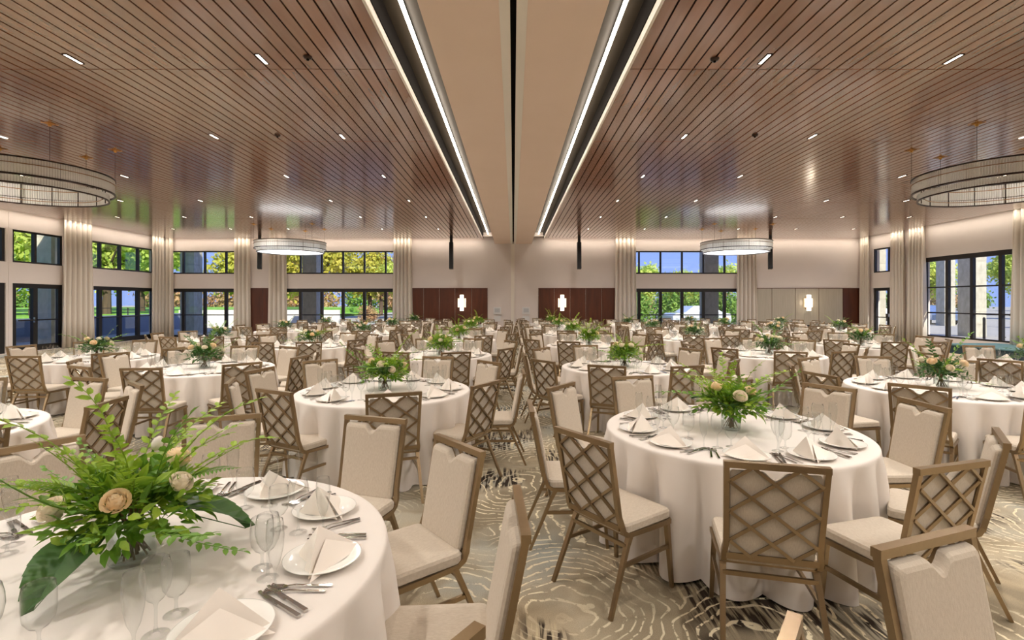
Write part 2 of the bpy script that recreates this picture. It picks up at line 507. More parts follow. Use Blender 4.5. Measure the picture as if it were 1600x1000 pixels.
# windows and glazed doors
def glazed(name, axis, const, a0, a1, z0, z1, mull, bars=(), fr=.06, head=.06, foot=.06, kick=None, crash=None, handles=()):
    """frame, mullions and one pane per light"""
    root = put(name, None, kind='structure')
    d0, d1 = (const+.04, const+.14)
    def bx(a, b_, z, zz, e=0.0, dd=(d0, d1)):
        if axis == 'x': return box(a, b_, dd[0]-e, dd[1]+e, z, zz)
        return box(dd[0]-e, dd[1]+e, a, b_, z, zz)
    mb = bx(a0, a1, z1-head, z1)
    for q in (bx(a0, a1, z0, z0+foot), bx(a0, a0+fr, z0+foot, z1-head), bx(a1-fr, a1, z0+foot, z1-head)):
        mb.add(q.v, q.f)
    mb.build('frame', M['frame'], root)
    edges = [a0+fr] + list(mull) + [a1-fr]
    for m_ in mull: bx(m_-fr/2, m_+fr/2, z0+foot, z1-head, .006).build('mullion', M['frame'], root)
    zs = [z0+foot] + list(bars) + [z1-head]
    for b_ in bars: bx(a0+fr, a1-fr, b_-.025, b_+.025, .004).build('glazing_bar', M['frame'], root)
    mid = const+.09
    for e0, e1 in zip(edges, edges[1:]):
        for q0, q1 in zip(zs, zs[1:]):
            bx(e0+.02, e1-.02, q0+.02, q1-.02, 0, (mid-.004, mid+.004)).build('pane', M['pane'], root)
    if crash:
        ins = -0.07 if const > 0 and axis != 'l' else 0.07
        for e0, e1 in zip(edges, edges[1:]):
            y = (d0-.05) if const > 0 else (d1+.05)
            bx(e0+.04, e1-.04, crash-.022, crash+.022, 0, (y-.02, y+.02)).build('push_bar', M['frame'], root)
    for hpos in handles:
        y = (d0-.04) if const > 0 else (d1+.04)
        bx(hpos-.012, hpos+.012, .98, 1.16, 0, (y-.02, y+.02)).build('handle', M['chrome'], root)
    return root
k = 0
spec_far = [((-16.2,-12.5),[-15.5,-14.5,-13.5]), ((-11.0,-5.0),[-10,-9,-8,-7,-6]), ((4.92,10.93),[5.91,6.92,7.93,8.93,9.93])]
wi = 1; di = 1
for (a, b_), ml in spec_far:
    glazed('window_%d' % wi, 'x', YF, a, b_, T0, T1, ml, fr=.07); wi += 1
    glazed('door_%d' % di, 'x', YF, a, b_, 0.02, HEAD, ml, fr=.13, head=.16, foot=.10, crash=1.065); di += 1
spec_left = [((19.3,23.4),[20.33,21.36,22.4]), ((16.72,18.6),[17.56]), ((11.6,16.5),[12.6,13.6,14.6,15.6])]
for i, ((a, b_), ml) in enumerate(spec_left):
    glazed('window_%d' % wi, 'y', XL-.18, a, b_, T0, T1, ml, fr=.09); wi += 1
    glazed('door_%d' % di, 'y', XL-.18, a, b_, 0.02, HEAD, ml, fr=.16, head=.15, foot=.2, crash=1.065,
           handles=([17.48] if i == 1 else [])); di += 1
glazed('window_%d' % wi, 'y', XR, 21.4, 23.2, T0, T1, [22.3], fr=.07); wi += 1
glazed('door_%d' % di, 'y', XR, 21.4, 23.2, 0.02, HEAD, [22.3], fr=.14, head=.13, foot=.2, crash=1.0, handles=[22.22, 22.38]); di += 1
big_window = glazed('window_%d' % wi, 'y', XR, 16.0, 20.4, .33, 3.42, [17.18,18.26,19.3], bars=[1.26,2.24], fr=.12, head=.17, foot=.06); wi += 1
glazed('window_%d' % wi, 'y', XR, 9.0, 13.4, .33, 3.42, [10.1,11.2,12.3], bars=[1.26,2.24], fr=.12, head=.17, foot=.06); wi += 1

num_c = bpy.data.curves.new('window_number', 'FONT'); num_c.body = '9'; num_c.size = .40; num_c.extrude = .004
num_c.align_x = 'CENTER'; num_c.align_y = 'CENTER'; num_c.materials.append(M['frame'])
num_o = bpy.data.objects.new('window_number', num_c); num_o.location = (XR+.075, 16.72, 2.49); num_o.rotation_euler = (PI/2, 0, -PI/2)
num_o.parent = big_window; COL.objects.link(num_o)
# wainscot panels on the far wall
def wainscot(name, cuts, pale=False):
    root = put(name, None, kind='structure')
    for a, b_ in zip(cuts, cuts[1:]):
        box(a+.012, b_-.012, YF-.045, YF-.012, .02, HEAD).build('wood_panel', M['panel_sheen'] if pale and b_ < 15.9 else M['panel_wood'], root)  # painted window reflection on all but the last panel, which stays brown
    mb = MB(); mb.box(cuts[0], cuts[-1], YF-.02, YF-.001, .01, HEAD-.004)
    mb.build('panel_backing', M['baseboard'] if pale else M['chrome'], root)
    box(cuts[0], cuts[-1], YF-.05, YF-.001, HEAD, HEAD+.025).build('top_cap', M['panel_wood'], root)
wainscot('wainscot_1', [-4.95,-4.2,-3.46,-2.73,-1.95,-1.2])
wainscot('wainscot_2', [1.17,1.92,2.66,3.39,4.13,4.88])
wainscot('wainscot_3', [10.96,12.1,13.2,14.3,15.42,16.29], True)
wainscot('wainscot_4', [-12.46,-11.75,-11.03])
struct('baseboard_far', box(-1.19, 1.16, YF-.025, YF, 0, .2), M['baseboard'])
struct('baseboard_left', box(XL, XL+.025, YB, 11.5, 0, .15), M['baseboard'])
struct('baseboard_right', box(XR-.025, XR, YB, 21.3, 0, .15), M['baseboard'])
jm = struct('trim_1', box(-.11, .06, YF-.05, YF, .2, SZ), M['white_trim'])
struct('trim_2', box(XL, XL+.012, 16.58, 16.61, 0, H), M['paint'])

# curtains -----------------------------------------------------------
def curtain(p0, p1, n, depth, label, off):
    """hung from the ceiling edge along p0-p1; off = unit vector into the room"""
    p0, p1, off = Vector(p0), Vector(p1), Vector(off)
    mid = (p0+p1)/2
    t = thing('curtain', label, 'curtain', (mid.x, mid.y, 0), 0, 'full height pale curtains')
    N = n*10; mb = MB(); R = random.Random(hash(label) % 1000 if False else len(label)*7+n)
    ph = [R.uniform(-.8,.8) for _ in range(n+1)]
    rows = [(4.66, .75, .93), (4.2, .85, .95), (3.2, 1.0, .97), (2.0, 1.05, 1.0), (1.0, 1.1, 1.03), (.02, 1.15, 1.06)]
    for z, am, wd in rows:
        for i in range(N+1):
            u = i/N
            f = sin(2*PI*u*n + ph[int(u*n)]*.5*z/4.6) + .35*sin(4*PI*u*n+1.3) * (1 if z < 3 else .6)
            p = mid + (p0 + (p1-p0)*u - mid)*wd + off*(.14 + depth*am*f*.5)
            mb.v.append((p.x-mid.x, p.y-mid.y, z))
    for r in range(len(rows)-1):
        for i in range(N):
            a = r*(N+1)+i
            mb.f.append((a, a+1, a+N+2, a+N+1))
    o = mb.build('cloth', M['curtain'], t, smooth=True)
    s = o.modifiers.new('thick', 'SOLIDIFY'); s.thickness = .008
    rail = MB().sweep([tuple(p0+off*.14-mid+Vector((0,0,4.675))), tuple(p1+off*.14-mid+Vector((0,0,4.675)))], .04, .03)
    rail.build('track', M['white_trim'], t)
L_, R_, F_ = (1,0,0), (-1,0,0), (0,-1,0)
curtain((XL,18.4,0),(XL,19.75,0),6,.2,'curtain between the single glazed door and the four light door, lawn side',L_)
curtain((XL,22.95,0),(XL,23.8,0),4,.16,'curtain in the lawn side far corner, on the side wall',L_)
curtain((-16.2,YF,0),(-15.85,YF,0),2,.14,'narrow curtain in the lawn side far corner, on the far wall',F_)
curtain((-13.0,YF,0),(-12.25,YF,0),4,.14,'curtain between the corner window and the narrow wood panel',F_)
curtain((-11.4,YF,0),(-10.55,YF,0),4,.14,'curtain below the lawn side glowing chandelier',F_)
curtain((-5.6,YF,0),(-4.7,YF,0),5,.14,'curtain beside dark wood panels on the lawn side of the soffit',F_)
curtain((4.74,YF,0),(5.74,YF,0),5,.14,'curtain beside dark wood panels on the parking side of the soffit',F_)
curtain((10.4,YF,0),(11.35,YF,0),5,.14,'curtain below the parking side glowing chandelier',F_)
curtain((XR,23.25,0),(XR,23.85,0),4,.16,'curtain between the pale panels and the narrow door, parking side',R_)
curtain((XR,21.15,0),(XR,21.9,0),4,.2,'curtain between narrow door and large gridded window, nearer the door',R_)
curtain((XR,20.1,0),(XR,20.95,0),5,.26,'curtain between narrow door and large gridded window, nearer the window',R_)
curtain((XR,15.6,0),(XR,16.6,0),5,.2,'curtain at the near edge of the large gridded window',R_)

# downlights ---------------------------------------------------------
lamp_data = bpy.data.lights.new('downlight_lamp', 'AREA')
lamp_data.shape = 'RECTANGLE'; lamp_data.size = .05; lamp_data.size_y = .24
lamp_data.energy = DOWNLIGHT_W; lamp_data.color = (1.0,0.93,0.85); lamp_data.spread = math.radians(150)
lens = box(-.02, .02, -.12, .12, -.004, .01).mesh('lens', M['slot'])
trimm = MB(); 
for q in ((-.028,-.02,-.13,.13),(.02,.028,-.13,.13),(-.028,.028,-.13,-.12),(-.028,.028,.12,.13)): trimm.box(*q, -.008, .02)
trimm = trimm.mesh('trim_ring', M['black'])
ordn = 'zeroth first second third fourth fifth sixth seventh eighth ninth tenth eleventh twelfth thirteenth fourteenth fifteenth sixteenth seventeenth eighteenth nineteenth twentieth'.split()
for sx in (-1, 1):
    for ci, x in enumerate((3.0, 5.25, 9.0, 11.3, 13.6)):
        for r in range(-3, 6):
            y = 6.11 + 2.87*r
            o_l = area if False else None
            lo = bpy.data.objects.new('downlight_lamp', lamp_data); lo.location = (sx*x, y, H-.012); COL.objects.link(lo)
            if y < x*1.02 or y < 4: 
                # lamps the picture cannot show still carry their fitting
                put('downlight', lens, None, (sx*x, y, H), None, None, None, 'slot downlight beyond the picture edge, %s line from the soffit, %s row, %s side' % (ordn[ci+1], ordn[r+4], 'lawn' if sx < 0 else 'parking'), 'light', 'slot downlights')
                continue
            vis = [q for q in range(-3, r+1) if not (6.11+2.87*q < x*1.02 or 6.11+2.87*q < 4)]
            t = thing('downlight', 'slot downlight, %s line from the soffit, %s from camera, %s side' % (ordn[ci+1], ordn[len(vis)], 'lawn' if sx < 0 else 'parking'),
                      'light', (sx*x, y, H), 0, 'slot downlights')
            put('lens', lens, t); put('trim_ring', trimm, t)

# smoke detectors / sprinklers
for i, (x, y, lb) in enumerate(((-2.43,6.05,'dark detector disc beside the first downlight line, lawn side'), (2.4,6.1,'dark detector disc beside the first downlight line, parking side'),
              (-4.1,8.9,'small dark sprinkler between downlight lines, lawn side'), (4.2,8.9,'small dark sprinkler between downlight lines, parking side'))):
    t = thing('smoke_detector', lb, 'detector', (x, y, H))
    MB().lathe([(.0,-.03),(.035,-.03),(.05,-.012),(.052,0.0)], 16).build('body', M['ring_dark'], t, smooth=True)
    MB().lathe([(.0,-.045),(.015,-.045),(.018,-.03)], 10).build('sensor', M['black'], t, smooth=True)

# chandeliers --------------------------------------------------------
def ringband(R, z0, z1, w, n=72):
    return MB().lathe([(R-w,z0),(R,z0),(R,z1),(R-w,z1),(R-w,z0)], n)
def chandelier(x, y, lit, label):
    t = thing('chandelier', label, 'chandelier', (x, y, 0), 0, 'ring chandeliers')
    for R, z, h in ((1.30,3.97,.022),(1.30,3.695,.026),(1.21,3.575,.022)):
        ringband(R, z, z+h, .03).build('ring', M['ring_dark'], t, smooth=False)
    for R, z in ((1.303,3.875),(1.06,3.84),(1.09,3.64)):
        ringband(R, z, z+.012, .012).build('ring', M['ring_tan'], t)
    rods = MB()
    for R, z0, z1, n in ((1.285,3.72,3.97,230),(1.20,3.597,3.70,214)):
        for i in range(n):
            a = 2*PI*i/n
            c_, s_ = cos(a), sin(a)
            w = 2*PI*R/n*.44
            rods.add([(R*c_-w*-s_, R*s_-w*c_, z0),(R*c_+w*-s_, R*s_+w*c_, z0),((R-.012)*c_,(R-.012)*s_,z0),
                      (R*c_-w*-s_, R*s_-w*c_, z1),(R*c_+w*-s_, R*s_+w*c_, z1),((R-.012)*c_,(R-.012)*s_,z1)],
                     [(0,1,4,3),(1,2,5,4),(2,0,3,5)])
    rods.build('glass_rods', M['rod'], t, kind='stuff')
    if lit:
        MB().lathe([(1.12,3.60),(1.12,3.93),(1.13,3.93),(1.13,3.60),(1.12,3.60)], 72).build('diffuser', M['diffuser'], t)
    if lit:
        MB().lathe([(1.02,3.60),(1.185,3.60),(1.185,3.605),(1.02,3.605),(1.02,3.60)], 72).build('diffuser', M['diffuser'], t)
    for i in range(16):
        a = 2*PI*i/16
        MB().sweep([(1.14*cos(a),1.14*sin(a),3.58),(1.14*cos(a),1.14*sin(a),3.98)], .012, .012).build('upright', M['ring_dark'], t)
        MB().sweep([(1.14*cos(a),1.14*sin(a),3.99),(1.29*cos(a),1.29*sin(a),3.98)], .014, .014).build('spoke', M['ring_dark'], t)
    for i, a in enumerate((212, 142, 92, 32, -28) if x > 0 else (-32, 38, 88, 148, 208)):
        a = math.radians(a); px, py = 1.28*cos(a), 1.28*sin(a)
        MB().tube([(px,py,3.98),(px,py,H-.02)], .004, 5).build('cable', M['ring_dark'], t)
        cn = MB().lathe([(0,-.05),(.02,-.05),(.03,-.012),(.07,-.01),(.07,0)], 12, (px,py,H))
        for q in range(4):
            b_ = q*PI/2+PI/4
            cn.sweep([(px,py,H-.02),(px+.11*cos(b_),py+.11*sin(b_),H-.006)], .012, .008)
        cn.build('ceiling_canopy', M['brass'], t)
chandelier(-8.62, 9.0, False, 'near ring chandelier with pale glass rods, lawn side')
chandelier(8.62, 9.0, False, 'near ring chandelier with pale glass rods, parking side')
chandelier(-8.6, 19.8, True, 'far glowing white ring chandelier before the lawn side windows')
chandelier(8.6, 19.8, True, 'far glowing white ring chandelier before the parking side windows')

# hanging column speakers ---------------------------------------------
for x, rz, lb in ((-2.73,0,'slim black hanging speaker on the lawn side of the soffit'),(2.9,0,'slim black hanging speaker on the parking side of the soffit'),
              (-11.15,.3,'black hanging speaker behind the lawn side glowing chandelier'),(11.3,-.3,'black hanging speaker behind the parking side glowing chandelier')):
    t = thing('column_speaker', lb, 'speaker', (x, 22.5, 0), rz, 'hanging column speakers')
    MB().sweep([(0,0,3.13),(0,.03,3.3),(0,.06,4.3)], .17, .2, (0,-1,0)).build('cabinet', M['speaker'], t)
    MB().sweep([(0,-.105,3.16),(0,-.075,3.3),(0,-.045,4.28)], .15, .012, (0,-1,0)).build('grille', M['grille'], t)
    box(-.06,.06,.0,.1,4.3,H).build('mount', M['speaker'], t)

# sconces ---------------------------------------------------------------
for x, lb in ((-2.4,'lit wall sconce on dark panels, lawn side of the soffit'),(2.28,'lit wall sconce on dark panels, parking side of the soffit'),(13.77,'lit wall sconce on the glossy panels near the far corner, parking side')):
    t = thing('wall_sconce', lb, 'wall light', (x, YF-.05, 1.63), 0, 'wall sconces')
    box(-.1,.1,-.05,0,-.3,.3).build('back_plate', M['brass'], t)
    box(-.085,.085,-.13,-.05,-.37,.37).build('main_shade', M['sconce'], t)
    for s in (-1,1):
        box(s*.155-.035, s*.155+.035, -.09,-.01,-.21,.21).build('side_shade', M['sconce_amber'], t)
    box(-.19,.19,-.05,-.02,-.015,.015).build('cross_bar', M['brass'], t)
    d = bpy.data.lights.new('sconce_lamp', 'POINT'); d.energy = 5; d.color = (1,.82,.6); d.shadow_soft_size = .1
    o = bpy.data.objects.new('sconce_lamp', d); o.location = (x, YF-.4, 1.63); COL.objects.link(o)

# wall devices beside the jamb
for x, lb in ((-.75,'grey wall control panel on the lawn side of the far jamb'),(.6,'grey wall control panel on the parking side of the far jamb')):
    t = thing('wall_panel', lb, 'control panel', (x, YF, 1.26))
    box(-.18,.18,-.05,0,-.17,.17).build('case', M['plate_grey'], t)
    box(-.12,.12,-.062,-.05,-.08,.11).build('screen', M['screen'], t)
    box(-.16,.16,-.02,0,-.50,-.24).build('switch_plate', M['plate_grey'], t)
t = thing('wall_outlet', 'small black outlet low on a glossy panel under the sconce', 'outlet', (13.8, YF-.05, .5))
box(-.06,.06,-.02,0,-.09,.09).build('plate', M['speaker'], t)

# low teal riser under the gridded window
t = thing('stage_riser', 'low teal topped riser along the gridded window wall', 'stage')
box(14.4, 16.2, 8.0, 17.2, .26, .30).build('deck', M['riser'], t)
box(14.43, 16.2, 8.03, 17.17, 0, .26).build('skirt', M['riser_skirt'], t)

# ------------------------------------------------------------------ outdoors
struct('ground', box(-150, 150, -60, 220, -.3, -.04), M['patio'])
struct('lawn', box(-75, -21.2, -30, 75, -.1, .85), M['grass'])
struct('lawn', box(-75, -19, 38, 110, -.1, .25), M['grass'])
struct('wall_parapet', box(-21.3, -21.0, -20, 33, -.1, .95), M['parapet'])
for i, (x, y) in enumerate([(-18.9,20.9),(-18.9,13.6),(-18.9,6),(-17.6,28.0),(-11.0,28.0),(-3.6,28),(3.7,28),(9.3+1.4,28.0),(17.5,28.0),(22.75,25.4),(30.9,36.6),(19.0,27.0),(22.75,13)]):
    root = put('stone_column', None, None, (x, y, 0), kind='structure')
    z = -.05; q = 0
    while z < H+.4:
        z1 = min(z+.62, H+.42); e = .004*(q % 2)
        box(-.38+e, .38-e, -.38+e, .38-e, z+.006, z1-.006).build('stone_block', M['stone'], root)
        z = z1; q += 1
    box(-.36,.36,-.36,.36,-.05,H+.4).build('column_core', M['stone'], root)
t = thing('railing', 'thin dark railing on the parapet beyond the lawn side doors', 'railing', (-21.15, 0, .95))
for i in range(22):
    box(-.02,.02,-8+i*1.9-.02,-8+i*1.9+.02,0,.4).build('post', M['frame'], t)
box(-.015,.015,-8,32,.38,.41).build('rail', M['frame'], t)
t = thing('garden_ramp', 'pale concrete ramp walls outside the corner window', 'ramp', (-19, 33, 0))
box(-5,6,0,.3,0,.75).build('ramp_wall', M['white_trim'], t); box(-4,7,2.2,2.5,0,1.1).build('ramp_wall', M['white_trim'], t)

def crown_mesh(seed, rx, rz, n, m, leaf=.34):
    R = random.Random(seed); mb = MB()
    cl = []
    for i in range(26):
        a = R.uniform(0, 2*PI); u = R.uniform(-1, 1); rr = R.uniform(.35,.8)
        cl.append((rr*rx*cos(a)*math.sqrt(1-u*u), rr*rx*sin(a)*math.sqrt(1-u*u), rz*rr*u, R.uniform(.3,.48)*rx))
    for i in range(n):
        cx, cy, cz, cr = R.choice(cl)
        d = Vector((R.gauss(0,1), R.gauss(0,1), R.gauss(0,1))).normalized()
        p = Vector((cx, cy, cz)) + d*cr*R.uniform(.6,1.05)
        t_ = Vector((R.gauss(0,1), R.gauss(0,1), R.gauss(0,1))).normalized()
        s_ = t_.cross(d + Vector((0,0,.3))).normalized()
        L = leaf*R.uniform(.6,1.2)
        mb.add([p, p+t_*L*.5+s_*L*.3, p+t_*L, p+t_*L*.5-s_*L*.3], [(0,1,2,3)])
    return mb.mesh('foliage', m)
def trunk_mesh(seed, h, r):
    R = random.Random(seed); mb = MB()
    mb.tube([(0,0,-.2),(R.uniform(-.1,.1),0,h*.5),(R.uniform(-.2,.2),R.uniform(-.2,.2),h)], r, 8, .6)
    for i in range(6):
        a = i*1.05+R.uniform(-.3,.3)
        mb.tube([(0,0,h*.75),(cos(a)*h*.25,sin(a)*h*.25,h*1.05),(cos(a)*h*.55,sin(a)*h*.55,h*1.35)], r*.5, 5, .3)
    return mb.mesh('trunk', M['bark'])
CR = {'a': crown_mesh(1, 2.6, 2.0, 5200, M['tree_a']), 'b': crown_mesh(2, 2.6, 2.2, 5200, M['tree_b']), 'c': crown_mesh(3, 2.0, 2.2, 2600, M['tree_c'])}
TR = [trunk_mesh(s_, 2.6, .22) for s_ in (5, 6)]
trees = [(-29,20,.9,1.35,'a'),(-33,23.5,.9,1.4,'a'),(-29,31,.9,1.3,'a'),(-31,17,.9,1.5,'a'),(-34,27,.9,1.6,'a'),(-41,36,.9,1.7,'a'),(-27,34,.9,1.25,'a'),(-46,22,.9,1.9,'a'),(-40,48,.9,1.7,'b'),(-32,44,.9,1.5,'a'),(-55,44,.9,2.0,'a'),
         (-24,46,.2,1.35,'b'),(-18.5,47,0,1.5,'b'),(-14.5,52,0,1.2,'b'),(-11,50,0,.95,'a'),(-9.5,58,0,.7,'c'),(-16,62,0,1.2,'c'),(-28,60,.25,1.7,'b'),
         (11.5,46,0,.85,'a'),(16.5,50,0,.8,'a'),(20.5,52,0,.95,'a'),(22,44,0,.75,'b'),(14,56,0,.75,'c'),(27,56,0,.9,'a'),
         (52,46,0,1.2,'c'),(60,60,0,1.4,'a'),(48,36,0,.9,'a'),(66,50,0,1.3,'c'),(40,50,0,1.0,'a')]
kindw = {'a': 'green', 'b': 'yellow-green', 'c': 'russet'}
seenat = lambda x, y: ('beyond the lawn' if x < -25 else 'behind the lawn side far windows' if x < 0 else 'behind the parking side far windows' if x < 30 else 'across the parking area')
order = {}
for i, (x, y, z, s, kk) in enumerate(trees):
    key = (kk, seenat(x, y)); order[key] = order.get(key, 0) + 1
    t = thing('tree', '%s tree %s, %s of its colour there' % (kindw[kk], key[1], ordn[order[key]]), 'tree', (x, y, z-.05), i*1.3, 'garden trees', s)
    put('trunk', TR[i % 2], t)
    put('foliage', CR[kk], t, (0,0,3.3 if x < -22 else 3.9), kind='stuff')
hm = crown_mesh(9, 1.6, .9, 1700, M['hedge'], .22)
hr = crown_mesh(10, 1.6, 1.0, 1500, M['tree_c'], .22)
rs = random.Random(12)
bushes = [(6.5,36,1.1,0),(9,38,1.3,0),(12.5,40,1.3,0),(15.5,38.5,1.4,0),(19,41,1.4,0),(-12,42,.7,1),(-9,44,.8,0),(-6.5,46,.8,1),(34,33,.8,1),(38,30,.8,1),(43,33,.9,0)]
bushes += [(-66+rs.uniform(-3,3), 8+6.2*k_, rs.uniform(2.2,2.9), k_ % 3 != 1) for k_ in range(11)]
bushes += [(-58+5.6*k_, 82+rs.uniform(-4,4), rs.uniform(2.3,3.0), k_ % 3 != 0) for k_ in range(12)]
bushes += [(30+9*k_, 92+rs.uniform(-4,4), rs.uniform(2.0,2.8), k_ % 2) for k_ in range(12)] + [(2+7*k_, 88, rs.uniform(1.6,2.0), k_ % 2) for k_ in range(4)]
bord = {}
for i, (x, y, s, rd) in enumerate(bushes):
    wh = 'beside the far patio' if y < 50 and x > -30 else 'at the back of the lawn' if x < -60 else 'in the line behind the far windows'
    kb = ('russet' if rd else 'leafy green', wh); bord[kb] = bord.get(kb, 0) + 1
    t = thing('shrub', '%s %s shrub %s' % (ordn[bord[kb]], kb[0], wh), 'shrub', (x, y, 0), i*.9, 'garden shrubs', s)
    put('foliage', hr if rd else hm, t, (0,0,.95), kind='stuff')
    MB().tube([(0,0,0),(0,0,.8)], .05, 6).build('stem', M['bark'], t)

def car(x, y, rz, m, label):
    t = thing('car', label, 'car', (x, y, -.04), rz)
    prof = [(-2.1,.35),(-2.15,.75),(-1.9,.95),(-1.2,1.0),(-.55,1.42),(.75,1.45),(1.45,1.02),(2.05,.9),(2.15,.5),(2.05,.32)]
    mb = MB(); n = len(prof)
    for yy, k_ in ((-.85,.98),(-.6,1.0),(.6,1.0),(.85,.98)):
        for px, pz in prof: mb.v.append((px*k_, yy*(.82 if pz > 1.2 else 1), pz))
    for r in range(3):
        for j in range(n):
            a = r*n+j; b_ = r*n+(j+1) % n; mb.f.append((a, b_, b_+n, a+n))
    mb.f.append(tuple(range(n))); mb.f.append(tuple(3*n+j for j in reversed(range(n))))
    mb.build('body', m, t)
    for s in (-1, 1):
        MB().add([(-1.1,s*.84,1.02),(1.3,s*.84,1.04),(.68,s*.715,1.40),(-.5,s*.715,1.37)], [(0,1,2,3)]).build('side_window', M['car_glass'], t)
        for wx in (-1.3, 1.3):
            w = MB(); prof_ = [(.0,-.1),(.2,-.1),(.31,-.09),(.31,.09),(.2,.1),(0,.1)]
            w.lathe(prof_, 16)
            w.v = [(a, c_, b_) for a, b_, c_ in w.v]
            put('wheel', w.mesh('wheel', M['tyre']), t, (wx, s*.78, .31))
car(32.5, 39.5, 1.2, M['car'], 'blue-grey car parked beyond the gridded window')
car(31.5, 45.5, .4, M['car_pale'], 'pale car parked beyond the narrow parking side door')
car(12.5, 35, .15, M['car_pale'], 'pale car outside the parking side far windows')
for i, (x, y) in enumerate(((20.6,22.4),(23.5,24.6),(26,26.5))):
    t = thing('bollard', 'dark post outside the gridded window, %s from the wall' % ordn[i+1], 'post', (x, y, -.04))
    MB().lathe([(.05,0),(.05,1.0),(.03,1.04),(0,1.05)], 10).build('shaft', M['frame'], t); box(-.09,.09,-.09,.09,0,.03).build('foot', M['frame'], t)

# ------------------------------------------------------------------ furniture meshes
def bpt(u, v, off=0.0):
    """point on the chair-back plane: u across (-.5...5 of width), v height"""
    t = (v-.45)/.49
    wdt = .412 + .024*t
    return Vector((u*wdt, -.205-.095*t - off*.98, v + off*.19))
def chair_parts(lod):
    P = []
    mb = MB()    # side frames: back upright curving into the seat rail
    for s in (-1,1):
        pts = [bpt(s*.5, .94), bpt(s*.5,.75), bpt(s*.5,.52)]
        pts += [Vector((s*.216,-.204,.465)), Vector((s*.215,-.188,.428)), Vector((s*.215,-.15,.408)), Vector((s*.217,.03,.402)), Vector((s*.22,.205,.402))]
        mb.sweep(pts, .026, .026, (1,0,0))
    mb.sweep([bpt(-.53,.932), bpt(.53,.932)], .034, .03, (0,0,1))
    mb.sweep([bpt(-.5,.455), bpt(.5,.455)], .024, .03, (0,0,1))
    mb.sweep([(-.22,.205,.402),(.22,.205,.402)], .026, .026)
    mb.sweep([(-.21,-.15,.408),(.21,-.15,.408)], .026, .026)
    P.append(('frame', mb, M['bronze'], False))
    # lattice on the rear face
    bars = []
    H3, zt = .463/3, .921
    def clip(fn):
        pts = []
        for q in range(0, 241):
            uu = -.02 + q*2.04/240
            vv = fn(uu)
            if 0 <= uu <= 2 and 0 <= vv <= 3: pts.append((uu, vv))
        return pts
    for c in (.5,1.5,2.5,3.5,4.5):
        pp = clip(lambda u_: c-u_)
        if len(pp) > 3: bars.append((pp[0], pp[-1]))
    for c in (1.5,.5,-.5,-1.5,-2.5):
        pp = clip(lambda u_: u_-c)
        if len(pp) > 3: bars.append((pp[0], pp[-1]))
    lb = []
    for i, (a, b_) in enumerate(bars):
        off = .006 if i < 5 else .012
        p = [bpt(-.47+.47*q[0], zt - q[1]*H3, off) for q in (a, b_)]
        lb.append(MB().sweep(p, .016, .012, (0,-1,.2)))
    if lod == 0:
        for q in lb: P.append(('lattice_bar', q, M['bronze'], False))
    else:
        j = MB()
        for q in lb: j.add(q.v, q.f)
        if lod == 1: P.append(('lattice', j, M['bronze'], False))
        else: P[0][1].add(j.v, j.f)
    # back pad with a scooped hand hold
    top = [(-.46,.885),(-.452,.898),(-.435,.905),(-.14,.905)]
    top += [(-.13+.26*q/10, .905-.042*(.5-.5*cos(2*PI*q/10))**.8) for q in range(1,10)]
    top += [(.14,.905),(.435,.905),(.452,.898),(.46,.885)]
    ring = [(.46,.485),(.445,.466),(-.445,.466),(-.46,.485)]
    outline = top + ring
    cu, cv = 0, .69
    def loop(off, k, kv): return [bpt(u*k, cv+(v-cv)*kv, off) for u, v in outline]
    pad = MB(); n = len(outline)
    loops = [loop(.0,1,1), loop(-.024,1.0,1.0), loop(-.036,.965,.975), loop(-.041,.88,.92)]
    for lp in loops: pad.v += [tuple(p) for p in lp]
    for r in range(3):
        for j in range(n):
            a = r*n+j; b_ = r*n+(j+1) % n
            pad.f.append((a, b_, b_+n, a+n))
    pad.f.append(tuple(reversed(range(n)))); pad.f.append(tuple(3*n+j for j in range(n)))
    P.append(('backrest', pad, M['fabric'], False))
    # seat cushion
    st = MB()
    def rr(w, d0, d1, z, r=.035):
        out = []
        for cx, cy, a0 in ((w-r,d1-r,0),(-w+r,d1-r,90),(-w+r,d0+r,180),(w-r,d0+r,270)):
            for q in (0,30,60,90):
                a = math.radians(a0+q); out.append((cx+r*cos(a), cy+r*sin(a), z))
        return out
    prof = [(.215,-.185,.215,.415),(.222,-.19,.223,.423),(.222,-.19,.223,.458),(.214,-.182,.216,.471),(.18,-.15,.18,.477)]
    n = 16
    for q in prof: st.v += rr(*q)
    for r in range(len(prof)-1):
        for j in range(n):
            a = r*n+j; b_ = r*n+(j+1) % n; st.f.append((a, b_, b_+n, a+n))
    st.f.append(tuple(reversed(range(n)))); st.f.append(tuple((len(prof)-1)*n+j for j in range(n)))
    P.append(('seat', st, M['fabric'], False))
    legs = []
    for s in (-1,1):
        legs.append(MB().sweep([(s*.208,.192,.40),(s*.222,.222,0)], .03, .026, (0,1,0), .72))
        legs.append(MB().sweep([(s*.212,-.135,.405),(s*.216,-.165,.345),(s*.236,-.315,0)], .034, .028, (0,1,0), .66))
    strs = [MB().sweep([(s*.214,.205,.25),(s*.221,-.215,.25)], .016, .022) for s in (-1,1)]
    strs.append(MB().sweep([(-.216,-.17,.35),(.216,-.17,.35)], .016, .022))
    if lod < 2:
        for q in legs: P.append(('leg', q, M['bronze'], False))
        for q in strs: P.append(('stretcher', q, M['bronze'], False))
    else:
        for q in legs+strs: P[0][1].add(q.v, q.f)
    return [(nm, mb_.mesh(nm, m_, sm)) for nm, mb_, m_, sm in P]
CH = [chair_parts(i) for i in range(3)]
ch_all = MB()

